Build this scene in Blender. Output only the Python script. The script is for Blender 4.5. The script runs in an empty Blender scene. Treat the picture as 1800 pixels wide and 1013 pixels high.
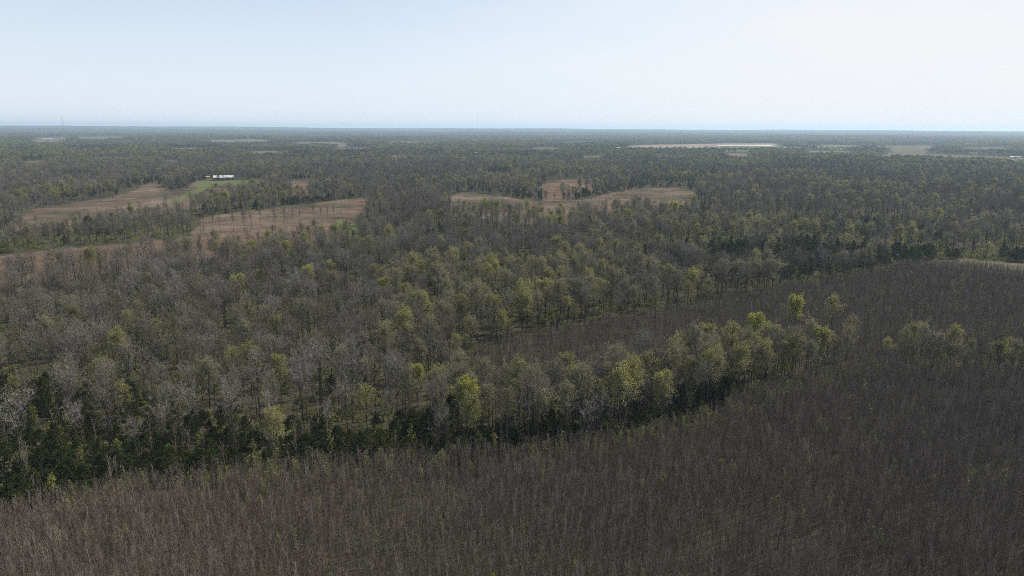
import bpy, math, random
import numpy as np
from mathutils import Matrix, Vector

random.seed(7)
SC = bpy.context.scene
COL = SC.collection
R = math.radians

# ------------------------------------------------------------------ camera
CAM_H = 75.0
PITCH = 12.78
ROLL = 0.30
HFOV = 72.0
cam_data = bpy.data.cameras.new('camera')
cam = bpy.data.objects.new('camera', cam_data)
COL.objects.link(cam)
cam_data.sensor_width = 36.0
cam_data.lens = 18.0 / math.tan(R(HFOV / 2))
cam_data.clip_start = 0.5
cam_data.clip_end = 80000
CAM_M = Matrix.Translation((0, 0, CAM_H)) @ Matrix.Rotation(R(90 - PITCH), 4, 'X') @ Matrix.Rotation(R(ROLL), 4, 'Z')
cam.matrix_world = CAM_M
SC.camera = cam

# ------------------------------------------------------------------ light
SUN_EL, SUN_AZ = 47.0, 62.0            # azimuth measured from the view direction (+Y) towards +X
world = bpy.data.worlds.new('World')
SC.world = world
world.use_nodes = True
wn, wl = world.node_tree.nodes, world.node_tree.links
wn.clear()
w_out = wn.new('ShaderNodeOutputWorld')
w_bg = wn.new('ShaderNodeBackground')
w_bg.inputs['Strength'].default_value = 0.10
sky = wn.new('ShaderNodeTexSky')
sky.sky_type = 'NISHITA'
sky.sun_disc = False
sky.sun_elevation = R(SUN_EL)
sky.sun_rotation = R(SUN_AZ)
sky.altitude = 200
sky.air_density = 1.0
sky.dust_density = 0.35
sky.ozone_density = 1.5
# thin high cloud in the sky, thicker to the right
w_tc = wn.new('ShaderNodeTexCoord')
w_map = wn.new('ShaderNodeMapping')
w_map.inputs['Scale'].default_value = (2.2, 2.2, 11.0)
w_ns = wn.new('ShaderNodeTexNoise')
w_ns.inputs['Scale'].default_value = 1.6
w_ns.inputs['Detail'].default_value = 7.0
w_ns.inputs['Roughness'].default_value = 0.58
w_ns.inputs['Distortion'].default_value = 0.6
w_sep = wn.new('ShaderNodeSeparateXYZ')
w_rng = wn.new('ShaderNodeMapRange')
w_rng.inputs['From Min'].default_value = -0.30
w_rng.inputs['From Max'].default_value = 0.50
w_rng.inputs['To Min'].default_value = 0.10
w_rng.inputs['To Max'].default_value = 0.92
w_rng.interpolation_type = 'SMOOTHSTEP'
w_n2 = wn.new('ShaderNodeMapRange')
w_n2.inputs['From Min'].default_value = 0.30
w_n2.inputs['From Max'].default_value = 0.72
w_n2.inputs['To Min'].default_value = 0.72
w_n2.inputs['To Max'].default_value = 1.28
w_mul = wn.new('ShaderNodeMath'); w_mul.operation = 'MULTIPLY'; w_mul.use_clamp = True
w_mix = wn.new('ShaderNodeMix'); w_mix.data_type = 'RGBA'
w_mix.inputs[7].default_value = (6.65, 6.65, 6.78, 1)
wl.new(w_tc.outputs['Generated'], w_map.inputs['Vector'])
wl.new(w_map.outputs['Vector'], w_ns.inputs['Vector'])
wl.new(w_tc.outputs['Generated'], w_sep.inputs['Vector'])
wl.new(w_sep.outputs['X'], w_rng.inputs['Value'])
wl.new(w_ns.outputs['Fac'], w_n2.inputs['Value'])
wl.new(w_rng.outputs['Result'], w_mul.inputs[0])
wl.new(w_n2.outputs['Result'], w_mul.inputs[1])
w_low = wn.new('ShaderNodeMapRange')            # the air thickens towards the horizon
w_low.inputs['From Min'].default_value = 0.0
w_low.inputs['From Max'].default_value = 0.26
w_low.inputs['To Min'].default_value = 0.95
w_low.inputs['To Max'].default_value = 0.15
w_pale = wn.new('ShaderNodeMix'); w_pale.data_type = 'RGBA'
w_pale.inputs[7].default_value = (5.7, 6.25, 7.15, 1)
wl.new(w_sep.outputs['Z'], w_low.inputs['Value'])
wl.new(w_low.outputs['Result'], w_pale.inputs[0])
wl.new(sky.outputs['Color'], w_pale.inputs[6])
wl.new(w_mul.outputs['Value'], w_mix.inputs[0])
wl.new(w_pale.outputs[2], w_mix.inputs[6])
wl.new(w_mix.outputs[2], w_bg.inputs['Color'])
wl.new(w_bg.outputs['Background'], w_out.inputs['Surface'])

sun_data = bpy.data.lights.new('sun', 'SUN')
sun_data.energy = 5.0
sun_data.angle = R(0.55)
sun_data.color = (1.0, 0.95, 0.87)
sun = bpy.data.objects.new('sun', sun_data)
COL.objects.link(sun)
sdir = Vector((math.sin(R(SUN_AZ)) * math.cos(R(SUN_EL)), math.cos(R(SUN_AZ)) * math.cos(R(SUN_EL)), math.sin(R(SUN_EL))))
sun.rotation_euler = sdir.to_track_quat('Z', 'Y').to_euler()
sun.location = sdir * 400

vs = SC.view_settings
vs.view_transform = 'Standard'
vs.look = 'None'
vs.exposure = 0.46
vs.gamma = 1.0
vs.use_curve_mapping = False
SC.cycles.use_denoising = False
SC.cycles.use_adaptive_sampling = False
SC.cycles.pixel_filter_type = 'GAUSSIAN'
SC.cycles.filter_width = 0.9
SC.cycles.max_bounces = 5
SC.cycles.diffuse_bounces = 2
SC.cycles.transmission_bounces = 3
SC.cycles.volume_bounces = 0
SC.cycles.caustics_reflective = False
SC.cycles.caustics_refractive = False

# ------------------------------------------------------------------ helpers
F_PX = 900.0 / math.tan(R(HFOV / 2))
M3 = np.array(CAM_M.to_3x3())


def at(px, py, z=0.0):
    """photo pixel (1800 x 1013) -> the point of the plane at height z that lies there"""
    d = M3 @ np.array([(px - 900.0) / F_PX, -(py - 506.5) / F_PX, -1.0])
    t = (z - CAM_H) / d[2]
    return np.array([d[0] * t, d[1] * t])


def to_px(x, y, z):
    v = np.stack([x, y, z - CAM_H], axis=-1) @ M3
    return 900.0 + F_PX * v[..., 0] / -v[..., 2], 506.5 - F_PX * v[..., 1] / -v[..., 2]


def poly(*pts):
    return np.array([at(*p) for p in pts])


def inside(x, y, pg):
    r = np.zeros(x.shape, bool)
    n = len(pg)
    for i in range(n):
        x0, y0 = pg[i]
        x1, y1 = pg[(i + 1) % n]
        c = (y0 > y) != (y1 > y)
        r ^= c & (x < (x1 - x0) * (y - y0) / ((y1 - y0) or 1e-9) + x0)
    return r


def vnoise(x, y, seed=0):
    """smooth value noise in 0..1"""
    xi, yi = np.floor(x).astype(np.int64), np.floor(y).astype(np.int64)
    fx, fy = x - xi, y - yi
    fx, fy = fx * fx * (3 - 2 * fx), fy * fy * (3 - 2 * fy)

    def h(a, b):
        n = (a * 374761393 + b * 668265263 + seed * 1442695041) & 0x7fffffff
        n = ((n ^ (n >> 13)) * 1274126177) & 0x7fffffff
        return ((n ^ (n >> 16)) & 0xffff) / 65535.0
    a, b, c, d = h(xi, yi), h(xi + 1, yi), h(xi, yi + 1), h(xi + 1, yi + 1)
    return (a * (1 - fx) + b * fx) * (1 - fy) + (c * (1 - fx) + d * fx) * fy


def fbm(x, y, seed=0, o=3):
    s, a, t = 0.0, 0.5, 0.0
    for i in range(o):
        s = s + a * vnoise(x * 2 ** i + 17.3 * i, y * 2 ** i - 9.1 * i, seed + i)
        t += a
        a *= 0.5
    return s / t


def sstep(a, b, x):
    t = np.clip((x - a) / (b - a), 0, 1)
    return t * t * (3 - 2 * t)


def height(x, y):
    """flat nearby, gently rolling far away, low ridges at the horizon"""
    d = np.hypot(x, y)
    roll = (fbm(x / 1500.0, y / 1500.0, 5) - 0.5) * 26.0 * sstep(1700, 4200, d)
    far = sstep(6000, 15500, d) * (26.0 + 62.0 * (fbm(x / 3600.0, y / 3000.0, 9) - 0.35))
    return roll + far


def tag(o, label=None, cat=None, group=None, kind=None):
    if label: o['label'] = label
    if cat: o['category'] = cat
    if group: o['group'] = group
    if kind: o['kind'] = kind
    return o


class MB:
    """collects faces in several material slots and builds one mesh"""
    def __init__(self):
        self.v, self.f, self.m = [], [], []

    def face(self, pts, m=0):
        n = len(self.v)
        self.v.extend(pts)
        self.f.append(tuple(range(n, n + len(pts))))
        self.m.append(m)

    def tube(self, path, radii, sides=5, m=0, close=False):
        rings = []
        for i, p in enumerate(path):
            a = path[max(i - 1, 0)]
            b = path[min(i + 1, len(path) - 1)]
            t = (b - a).normalized()
            u = t.orthogonal().normalized()
            w = t.cross(u)
            ring = []
            for k in range(sides):
                an = 2 * math.pi * k / sides
                ring.append(len(self.v))
                self.v.append(p + (u * math.cos(an) + w * math.sin(an)) * radii[i])
            rings.append(ring)
        for r0, r1 in zip(rings, rings[1:]):
            for k in range(sides):
                self.f.append((r0[k], r0[(k + 1) % sides], r1[(k + 1) % sides], r1[k]))
                self.m.append(m)
        if close:
            self.f.append(tuple(rings[-1])); self.m.append(m)
            self.f.append(tuple(reversed(rings[0]))); self.m.append(m)

    def box(self, x0, x1, y0, y1, z0, z1, m=0):
        n = len(self.v)
        self.v.extend(Vector(p) for p in ((x0, y0, z0), (x1, y0, z0), (x1, y1, z0), (x0, y1, z0), (x0, y0, z1), (x1, y0, z1), (x1, y1, z1), (x0, y1, z1)))
        for q in ((3, 2, 1, 0), (4, 5, 6, 7), (0, 1, 5, 4), (1, 2, 6, 5), (2, 3, 7, 6), (3, 0, 4, 7)):
            self.f.append(tuple(n + i for i in q)); self.m.append(m)

    def join(self, o, mshift=0):
        n = len(self.v)
        self.v.extend(o.v)
        self.f.extend(tuple(n + i for i in q) for q in o.f)
        self.m.extend(i + mshift for i in o.m)

    def moved(self, M):
        o = MB()
        o.v = [M @ p for p in self.v]
        o.f, o.m = list(self.f), list(self.m)
        return o

    def mesh(self, name, mats):
        me = bpy.data.meshes.new(name)
        me.from_pydata([tuple(p) for p in self.v], [], self.f)
        for mt in mats:
            me.materials.append(mt)
        me.polygons.foreach_set('material_index', self.m)
        me.update()
        return me


def link(name, me, parent=None):
    o = bpy.data.objects.new(name, me)
    COL.objects.link(o)
    if parent is not None:
        o.parent = parent
    return o


# ------------------------------------------------------------------ materials
def mat_random(name, stops, rough=0.9, translucent=0.0, noise=None):
    """a matt colour that differs from one plant to the next"""
    m = bpy.data.materials.new(name)
    m.use_nodes = True
    n, l = m.node_tree.nodes, m.node_tree.links
    n.clear()
    out = n.new('ShaderNodeOutputMaterial')
    ramp = n.new('ShaderNodeValToRGB')
    els = ramp.color_ramp.elements
    while len(els) < len(stops):
        els.new(0.5)
    for e, (p, c) in zip(els, stops):
        e.position = p
        e.color = (*c, 1)
    info = n.new('ShaderNodeObjectInfo')
    geo = n.new('ShaderNodeNewGeometry')
    add = n.new('ShaderNodeMath'); add.operation = 'MULTIPLY_ADD'
    add.inputs[1].default_value = 0.35
    mul = n.new('ShaderNodeMath'); mul.operation = 'MULTIPLY'
    mul.inputs[1].default_value = 0.65
    l.new(info.outputs['Random'], mul.inputs[0])
    l.new(geo.outputs['Random Per Island'], add.inputs[0])
    l.new(mul.outputs[0], add.inputs[2])
    l.new(add.outputs[0], ramp.inputs['Fac'])
    d = n.new('ShaderNodeBsdfDiffuse')
    d.inputs['Roughness'].default_value = rough
    l.new(ramp.outputs['Color'], d.inputs['Color'])
    last = d.outputs[0]
    if translucent:
        t = n.new('ShaderNodeBsdfTranslucent')
        l.new(ramp.outputs['Color'], t.inputs['Color'])
        mx = n.new('ShaderNodeMixShader')
        mx.inputs[0].default_value = translucent
        l.new(last, mx.inputs[1]); l.new(t.outputs[0], mx.inputs[2])
        last = mx.outputs[0]
    l.new(last, out.inputs['Surface'])
    return m


def mat_ground(name, stops, scales=(0.02, 0.2, 1.5), weights=(0.45, 0.3, 0.25), bump=0.0):
    """ground cover mottled at several sizes"""
    m = bpy.data.materials.new(name)
    m.use_nodes = True
    n, l = m.node_tree.nodes, m.node_tree.links
    n.clear()
    out = n.new('ShaderNodeOutputMaterial')
    geo = n.new('ShaderNodeNewGeometry')
    last = None
    for s, w in zip(scales, weights):
        t = n.new('ShaderNodeTexNoise')
        t.inputs['Scale'].default_value = s
        t.inputs['Detail'].default_value = 4
        t.inputs['Roughness'].default_value = 0.6
        l.new(geo.outputs['Position'], t.inputs['Vector'])
        ma = n.new('ShaderNodeMath'); ma.operation = 'MULTIPLY_ADD'
        ma.inputs[1].default_value = w
        l.new(t.outputs['Fac'], ma.inputs[0])
        if last is None:
            ma.inputs[2].default_value = 0.0
        else:
            l.new(last, ma.inputs[2])
        last = ma.outputs[0]
    ramp = n.new('ShaderNodeValToRGB')
    els = ramp.color_ramp.elements
    while len(els) < len(stops):
        els.new(0.5)
    for e, (p, c) in zip(els, stops):
        e.position = p
        e.color = (*c, 1)
    l.new(last, ramp.inputs['Fac'])
    d = n.new('ShaderNodeBsdfDiffuse')
    l.new(ramp.outputs['Color'], d.inputs['Color'])
    l.new(d.outputs[0], out.inputs['Surface'])
    return m


def mat_plain(name, c, rough=0.6, metal=0.0, streak=None):
    m = bpy.data.materials.new(name)
    m.use_nodes = True
    n, l = m.node_tree.nodes, m.node_tree.links
    b = n['Principled BSDF']
    b.inputs['Base Color'].default_value = (*c, 1)
    b.inputs['Roughness'].default_value = rough
    b.inputs['Metallic'].default_value = metal
    if streak:
        t = n.new('ShaderNodeTexNoise')
        t.inputs['Scale'].default_value = 0.9
        t.inputs['Detail'].default_value = 5
        mp = n.new('ShaderNodeMapping'); mp.inputs['Scale'].default_value = (2.5, 1, 0.25)
        tc = n.new('ShaderNodeTexCoord')
        l.new(tc.outputs['Object'], mp.inputs['Vector']); l.new(mp.outputs[0], t.inputs['Vector'])
        mx = n.new('ShaderNodeMix'); mx.data_type = 'RGBA'
        mx.inputs[6].default_value = (*c, 1); mx.inputs[7].default_value = (*streak, 1)
        l.new(t.outputs['Fac'], mx.inputs[0]); l.new(mx.outputs[2], b.inputs['Base Color'])
    return m


BARK = mat_random('bark', [(0, (0.035, 0.030, 0.026)), (1, (0.085, 0.075, 0.068))])
TWIG = mat_random('grey_twigs', [(0, (0.115, 0.098, 0.078)), (0.3, (0.19, 0.172, 0.130)), (0.5, (0.185, 0.155, 0.132)), (0.75, (0.24, 0.222, 0.196)), (1, (0.35, 0.328, 0.295))])
TWIG_SAP = mat_random('sapling_twigs', [(0, (0.122, 0.096, 0.074)), (0.6, (0.215, 0.177, 0.144)), (1, (0.33, 0.288, 0.245))])
BARK_SAP = mat_random('sapling_bark', [(0, (0.050, 0.038, 0.031)), (0.6, (0.152, 0.121, 0.103)), (1, (0.38, 0.335, 0.29))])
LEAF = mat_random('young_leaves', [(0, (0.19, 0.18, 0.075)), (0.5, (0.27, 0.258, 0.10)), (1, (0.37, 0.35, 0.13))], translucent=0.4)
LEAF_LIME = mat_random('lime_leaves', [(0, (0.28, 0.285, 0.070)), (1, (0.40, 0.39, 0.105))], translucent=0.45)
LEAF_PALE = mat_random('pale_buds', [(0, (0.19, 0.176, 0.105)), (1, (0.30, 0.278, 0.165))], translucent=0.35)
NEEDLE = mat_random('cedar_needles', [(0, (0.030, 0.038, 0.016)), (0.6, (0.050, 0.060, 0.022)), (1, (0.092, 0.095, 0.030))], translucent=0.2)
BRUSH = mat_random('brush_leaves', [(0, (0.12, 0.14, 0.040)), (0.6, (0.21, 0.225, 0.062)), (1, (0.29, 0.285, 0.09))], translucent=0.35)
FLOOR = mat_ground('leaf_litter', [(0.36, (0.050, 0.060, 0.022)), (0.46, (0.045, 0.042, 0.026)), (0.58, (0.058, 0.048, 0.034)), (0.68, (0.085, 0.072, 0.054))])
DRY = mat_ground('dry_grass', [(0.40, (0.034, 0.037, 0.022)), (0.46, (0.064, 0.054, 0.037)), (0.52, (0.098, 0.070, 0.051)), (0.59, (0.128, 0.104, 0.078))], scales=(0.012, 0.07, 0.6))
RUST = mat_ground('rusty_grass', [(0.40, (0.036, 0.038, 0.022)), (0.46, (0.072, 0.054, 0.037)), (0.53, (0.116, 0.072, 0.050)), (0.60, (0.125, 0.102, 0.072))], scales=(0.012, 0.07, 0.6))
GREEN = mat_ground('mown_grass', [(0.36, (0.055, 0.072, 0.026)), (0.50, (0.078, 0.092, 0.036)), (0.64, (0.115, 0.100, 0.060))], scales=(0.03, 0.15, 0.8))
TAN = mat_ground('tan_meadow', [(0.38, (0.058, 0.058, 0.030)), (0.47, (0.084, 0.076, 0.048)), (0.56, (0.112, 0.096, 0.068)), (0.66, (0.15, 0.132, 0.10))], scales=(0.02, 0.1, 0.8))
FAR_PINK = mat_ground('tilled_soil', [(0.36, (0.165, 0.125, 0.10)), (0.64, (0.23, 0.18, 0.145))], scales=(0.002, 0.01, 0.05))
FAR_PALE = mat_ground('pale_stubble', [(0.36, (0.36, 0.33, 0.27)), (0.64, (0.48, 0.45, 0.39))], scales=(0.002, 0.01, 0.05))
FAR_GREEN = mat_ground('far_pasture', [(0.36, (0.070, 0.078, 0.044)), (0.64, (0.110, 0.108, 0.066))], scales=(0.002, 0.01, 0.05))

# ------------------------------------------------------------------ the lie of the land
def ring_ground():
    rs = np.concatenate([[0.0], np.geomspace(25, 24000, 110)])
    na = 360
    v, f = [(0, 0, 0)], []
    for r in rs[1:]:
        a = np.arange(na) * 2 * math.pi / na
        x, y = r * np.sin(a), r * np.cos(a)
        v.extend(zip(x, y, height(x, y)))
    for k in range(na):
        f.append((0, 1 + (k + 1) % na, 1 + k))
    for i in range(len(rs) - 2):
        b = 1 + i * na
        for k in range(na):
            f.append((b + k, b + (k + 1) % na, b + na + (k + 1) % na, b + na + k))
    me = bpy.data.meshes.new('ground')
    me.from_pydata([tuple(map(float, p)) for p in v], [], f)
    me.materials.append(FLOOR)
    for p in me.polygons:
        p.use_smooth = True
    me.update()
    return tag(link('ground', me), 'brown leaf litter ground reaching to the horizon', 'ground', kind='structure')


ring_ground()

F_LEFT = poly((15, 398), (35, 379), (60, 368), (130, 358), (200, 347), (250, 328), (272, 321), (283, 330), (300, 338), (330, 333), (342, 322), (345, 317.5), (420, 318), (470, 319), (480, 326), (455, 335), (430, 341, 4), (390, 347, 7), (320, 359, 8), (210, 366, 9), (110, 377, 9), (50, 394, 9))
F_SMALL = poly((508, 329), (515, 317), (545, 316), (551, 326), (545, 334, 7), (515, 338, 7))
F_MID = poly((340, 390), (350, 383), (400, 375), (480, 366), (560, 357), (600, 352), (640, 348), (650, 356), (610, 392), (590, 393), (540, 397), (470, 406), (400, 414), (345, 416))
F_STRIP = poly((-300, 480), (-100, 463), (0, 449), (80, 439), (213, 429), (273, 420), (400, 414), (470, 406), (540, 397), (590, 393), (605, 375), (620, 350), (655, 347), (648, 358, 10), (632, 376, 11), (600, 393, 12), (440, 416, 12), (270, 430, 13), (170, 442, 13), (0, 455, 14), (-100, 470, 14), (-300, 496, 14))
F_MEADOW = poly((785, 346), (830, 338), (880, 345), (940, 354), (985, 356), (1020, 352), (1075, 340), (1130, 331), (1190, 330), (1225, 337), (1215, 344, 14), (1130, 350, 14), (1060, 358, 14), (965, 367, 14), (900, 364, 14), (845, 357, 14), (795, 351, 14))
F_UPPER = poly((950, 326), (985, 316), (1042, 314.5), (1046, 320, 10), (1020, 327, 10), (990, 337, 10), (955, 334, 12))
F_UP2 = poly((840, 309), (855, 306.5), (893, 306), (900, 309, 10), (860, 312, 10))
F_CLEAR = poly((1605, 466), (1625, 459), (1700, 455), (1800, 464), (1950, 480), (1950, 508), (1800, 488), (1720, 476), (1650, 471))
F_GREENBIT = poly((590, 393), (600, 385), (640, 396), (625, 405, 8), (600, 404, 8))
F_GREEN2 = poly((738, 331), (742, 324), (762, 323), (762, 330, 6), (745, 334, 6))
F_FARP = poly((1105, 258), (1150, 254), (1270, 252.2), (1362, 252), (1372, 258), (1372, 261, 12), (1200, 262, 12), (1108, 261, 12))
F_FARW = poly((1262, 255.6), (1355, 255.2), (1368, 257.2), (1268, 256.9))
F_FARG = poly((1262, 257.3), (1374, 257.4), (1372, 261, 12), (1262, 261.5, 12))
F_FARR = poly((1420, 267), (1430, 265.5), (1495, 266), (1500, 268.5, 11), (1425, 269.5, 11))
F_FARR2 = poly((1555, 273), (1560, 269), (1680, 272), (1800, 278), (1900, 284), (1900, 290, 10), (1740, 281.5, 10), (1560, 276.5, 10))
F_FARR3 = poly((1540, 256.6), (1580, 255.4), (1660, 256.4), (1665, 258, 13), (1545, 258.2, 13))
F_FARL = poly((140, 242.5), (160, 240.5), (215, 241), (215, 243.5, 12), (140, 245.5, 12))
F_YARD = poly((1362, 262.5), (1372, 258.5), (1405, 259), (1412, 264.5, 6), (1362, 265.5, 6))
F_LTRACK = poly((85, 318.6), (88, 316.4), (180, 315.8), (180, 319.5, 8), (85, 322, 8))
F_YARD2 = poly((258, 317), (262, 314.6), (275, 314.4), (276, 317.5), (262, 318.5))
F_SHED1 = poly((60, 248), (66, 243), (110, 243), (112, 249, 12), (60, 250.5, 12))
OPEN = [F_LEFT, F_SMALL, F_MID, F_STRIP, F_MEADOW, F_UPPER, F_UP2, F_CLEAR, F_GREENBIT, F_GREEN2, F_FARP, F_FARW, F_FARG, F_FARR, F_FARR2, F_FARR3, F_FARL, F_YARD, F_LTRACK, F_YARD2, F_SHED1]


def rough_edge(pg, step, amp, seed):
    out = []
    n = len(pg)
    for i in range(n):
        a, b = pg[i], pg[(i + 1) % n]
        L = math.hypot(*(b - a))
        k = max(1, int(L / step))
        nr = np.array([-(b - a)[1], (b - a)[0]]) / max(L, 1e-6)
        for j in range(k):
            p = a + (b - a) * j / k
            out.append(p + nr * (vnoise(np.array([p[0] / (step * 2)]), np.array([p[1] / (step * 2)]), seed)[0] - 0.5) * 2 * amp)
    return out


def sheet(name, pg, m, z, label, cat, step=9.0, amp=7.0, sub=None):
    """a field laid on the land a little above the ground sheet, following its roll"""
    import bmesh
    pts = rough_edge(pg, step, amp, len(name))
    bm = bmesh.new()
    bm.faces.new([bm.verts.new((p[0], p[1], 0)) for p in pts])
    bmesh.ops.triangulate(bm, faces=bm.faces[:])
    if sub:
        for _ in range(4):
            ed = [e for e in bm.edges if e.calc_length() > sub]
            if not ed:
                break
            bmesh.ops.subdivide_edges(bm, edges=ed, cuts=1)
            bmesh.ops.triangulate(bm, faces=bm.faces[:])
    for v in bm.verts:
        v.co.z = float(height(np.array([v.co.x]), np.array([v.co.y]))[0]) + z
    bmesh.ops.recalc_face_normals(bm, faces=bm.faces[:])
    for f in bm.faces:
        if f.normal.z < 0:
            f.normal_flip()
    me = bpy.data.meshes.new(name)
    bm.to_mesh(me)
    bm.free()
    me.materials.append(m)
    return tag(link(name, me), label, cat, kind='structure')


sheet('dry_field', F_LEFT, DRY, 0.03, 'brown and rust dry grass field below the barn', 'field')
sheet('dry_field', F_SMALL, RUST, 0.03, 'small rust coloured patch of field beyond the barn hedge', 'field')
sheet('dry_field', F_MID, DRY, 0.03, 'brown field behind the row of bare trees', 'field')
sheet('dry_field', F_STRIP, RUST, 0.05, 'narrow rust coloured field strip in front of the tree row', 'field')
sheet('dry_field', F_MEADOW, DRY, 0.03, 'brown meadow with two lone trees in the middle distance', 'field')
sheet('dry_field', F_UPPER, RUST, 0.05, 'reddish field sloping behind the meadow tree row', 'field')
sheet('dry_field', F_UP2, DRY, 0.03, 'thin pale field beyond the meadow trees', 'field')
sheet('clearing', F_CLEAR, TAN, 0.04, 'tan grass clearing behind the upper thicket', 'clearing', 8, 3)
sheet('grass_patch', F_GREENBIT, GREEN, 0.08, 'bright green grass at the end of the rust strip', 'grass', 6, 2)
sheet('grass_patch', F_GREEN2, GREEN, 0.05, 'small green lawn among the trees left of the meadow', 'grass', 8, 2)
track = poly((342, 320), (352, 317.3), (372, 316.6), (440, 317), (475, 318.5), (478, 322), (440, 323), (395, 324), (372, 328), (352, 338), (322, 352), (304, 360), (298, 357), (322, 345), (345, 333), (349, 325))
sheet('grass_track', track, GREEN, 0.09, 'bright green mown track curving down from the barn yard', 'track', 10, 2.5)
sheet('gravel_patch', poly((360, 316.2), (366, 313.8), (378, 315), (374, 319), (365, 318)), TAN, 0.13, 'bare pale ground beside the barn', 'ground', 8, 1.5)
sheet('far_field', F_FARP, FAR_PINK, 0.2, 'pinkish tilled field near the horizon', 'field', 120, 25, 160)
sheet('far_field', F_FARW, FAR_PALE, 0.6, 'pale cream strip across the far tilled field', 'field', 120, 12, 160)
sheet('far_field', F_FARG, FAR_GREEN, 0.9, 'green strip in front of the far tilled field', 'field', 120, 12, 160)
sheet('far_field', F_FARR, FAR_GREEN, 0.2, 'olive pasture right of the white farm buildings', 'field', 90, 15, 160)
sheet('far_field', F_FARR2, TAN, 0.2, 'long thin pasture near the right edge of the woods', 'field', 90, 15, 160)
sheet('far_field', F_FARR3, TAN, 0.2, 'thin tan field below the far right ridge', 'field', 90, 15, 160)
sheet('far_field', F_FARL, TAN, 0.2, 'faint tan field below the radio mast', 'field', 120, 15, 200)
sheet('far_field', F_YARD, FAR_GREEN, 0.2, 'grass yard round the white farm buildings', 'field', 60, 8, 160)
sheet('far_field', F_LTRACK, FAR_GREEN, 0.2, 'pale green strip of pasture at the far left', 'field', 60, 6)
sheet('far_field', F_YARD2, FAR_GREEN, 0.2, 'small pale bare patch left of the barn field', 'field', 30, 3)
sheet('far_field', F_SHED1, TAN, 0.2, 'grass round the long white sheds at the far left', 'field', 120, 10, 200)

CLR = [(60, 287, 90, 7), (200, 279, 120, 5), (470, 268, 140, 4), (330, 262, 180, 4), (620, 262, 150, 4), (160, 262, 150, 4), (560, 252, 240, 5), (700, 276, 80, 5), (730, 250, 260, 5),
       (960, 262, 130, 4), (1010, 250, 200, 4), (420, 248, 260, 5), (1290, 272, 110, 4), (1180, 276, 100, 4), (1470, 257, 180, 4), (1600, 262, 160, 4), (1730, 262, 170, 4), (1040, 276, 90, 4), (300, 285, 70, 5)]
for j, (cu, cv, wpx, hp) in enumerate(CLR):
    wu = wpx * 0.22
    pg = poly((cu - wu, cv), (cu - wu * .5, cv - hp * .45), (cu + wu * .4, cv - hp * .5), (cu + wu, cv - hp * .1), (cu + wu * .8, cv + hp * .4, 12), (cu - wu * .7, cv + hp * .45, 12))
    OPEN.append(pg)
    sheet('far_clearing', pg, (TAN, DRY, FAR_GREEN)[j % 3], 0.2, ('tan', 'brown', 'olive')[j % 3] + ' clearing opening in the far woods', 'clearing', 60, 8, 160)

THICK1 = poly((-900, 1010, 0), (-100, 940, 5), (0, 880, 5), (100, 853, 5), (250, 823, 5), (400, 805, 5), (560, 795, 5), (700, 786, 5), (800, 780, 5), (950, 769, 5), (1100, 748, 5), (1230, 714, 5), (1330, 674, 5), (1430, 643, 5), (1560, 628, 5), (1700, 636, 5), (1800, 644, 5), (2600, 690, 5), (2600, 1900), (-900, 1900))
THICK2 = poly((815, 628, 3), (870, 603, 3), (1000, 575, 3), (1100, 558, 3), (1200, 539, 3), (1300, 520, 3), (1400, 500, 3), (1500, 484, 3), (1600, 469), (1650, 471.5), (1720, 476.5), (1800, 488.5), (2400, 545), (2400, 604, 13), (1800, 588, 13), (1700, 579, 13), (1620, 579, 13), (1560, 592, 13), (1480, 566, 17), (1400, 557, 17), (1300, 570, 17), (1200, 585, 17), (1100, 600, 17), (1000, 617, 17), (900, 636, 16), (830, 644, 14))

# ------------------------------------------------------------------ plants: shapes
def rv(rng):
    while True:
        v = Vector((rng.uniform(-1, 1), rng.uniform(-1, 1), rng.uniform(-1, 1)))
        if 0.05 < v.length < 1:
            return v.normalized()


def spray(mb, rng, p, d, L, w, m=0):
    """one thin tapering twig"""
    s = d.cross(rv(rng)).normalized() * w
    mb.face([p - s, p + s, p + d * L], m)


def leaf_clump(mb, rng, p, s, m):
    a = rv(rng)
    b = a.orthogonal().normalized()
    c = a.cross(b)
    k = rng.uniform(0, 6.28)
    b, c = b * math.cos(k) + c * math.sin(k), c * math.cos(k) - b * math.sin(k)
    b, c = b * s, c * s * rng.uniform(0.55, 0.9)
    mb.face([p - b * 0.9, p - c, p + b, p + c * 0.8], m)


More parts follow.
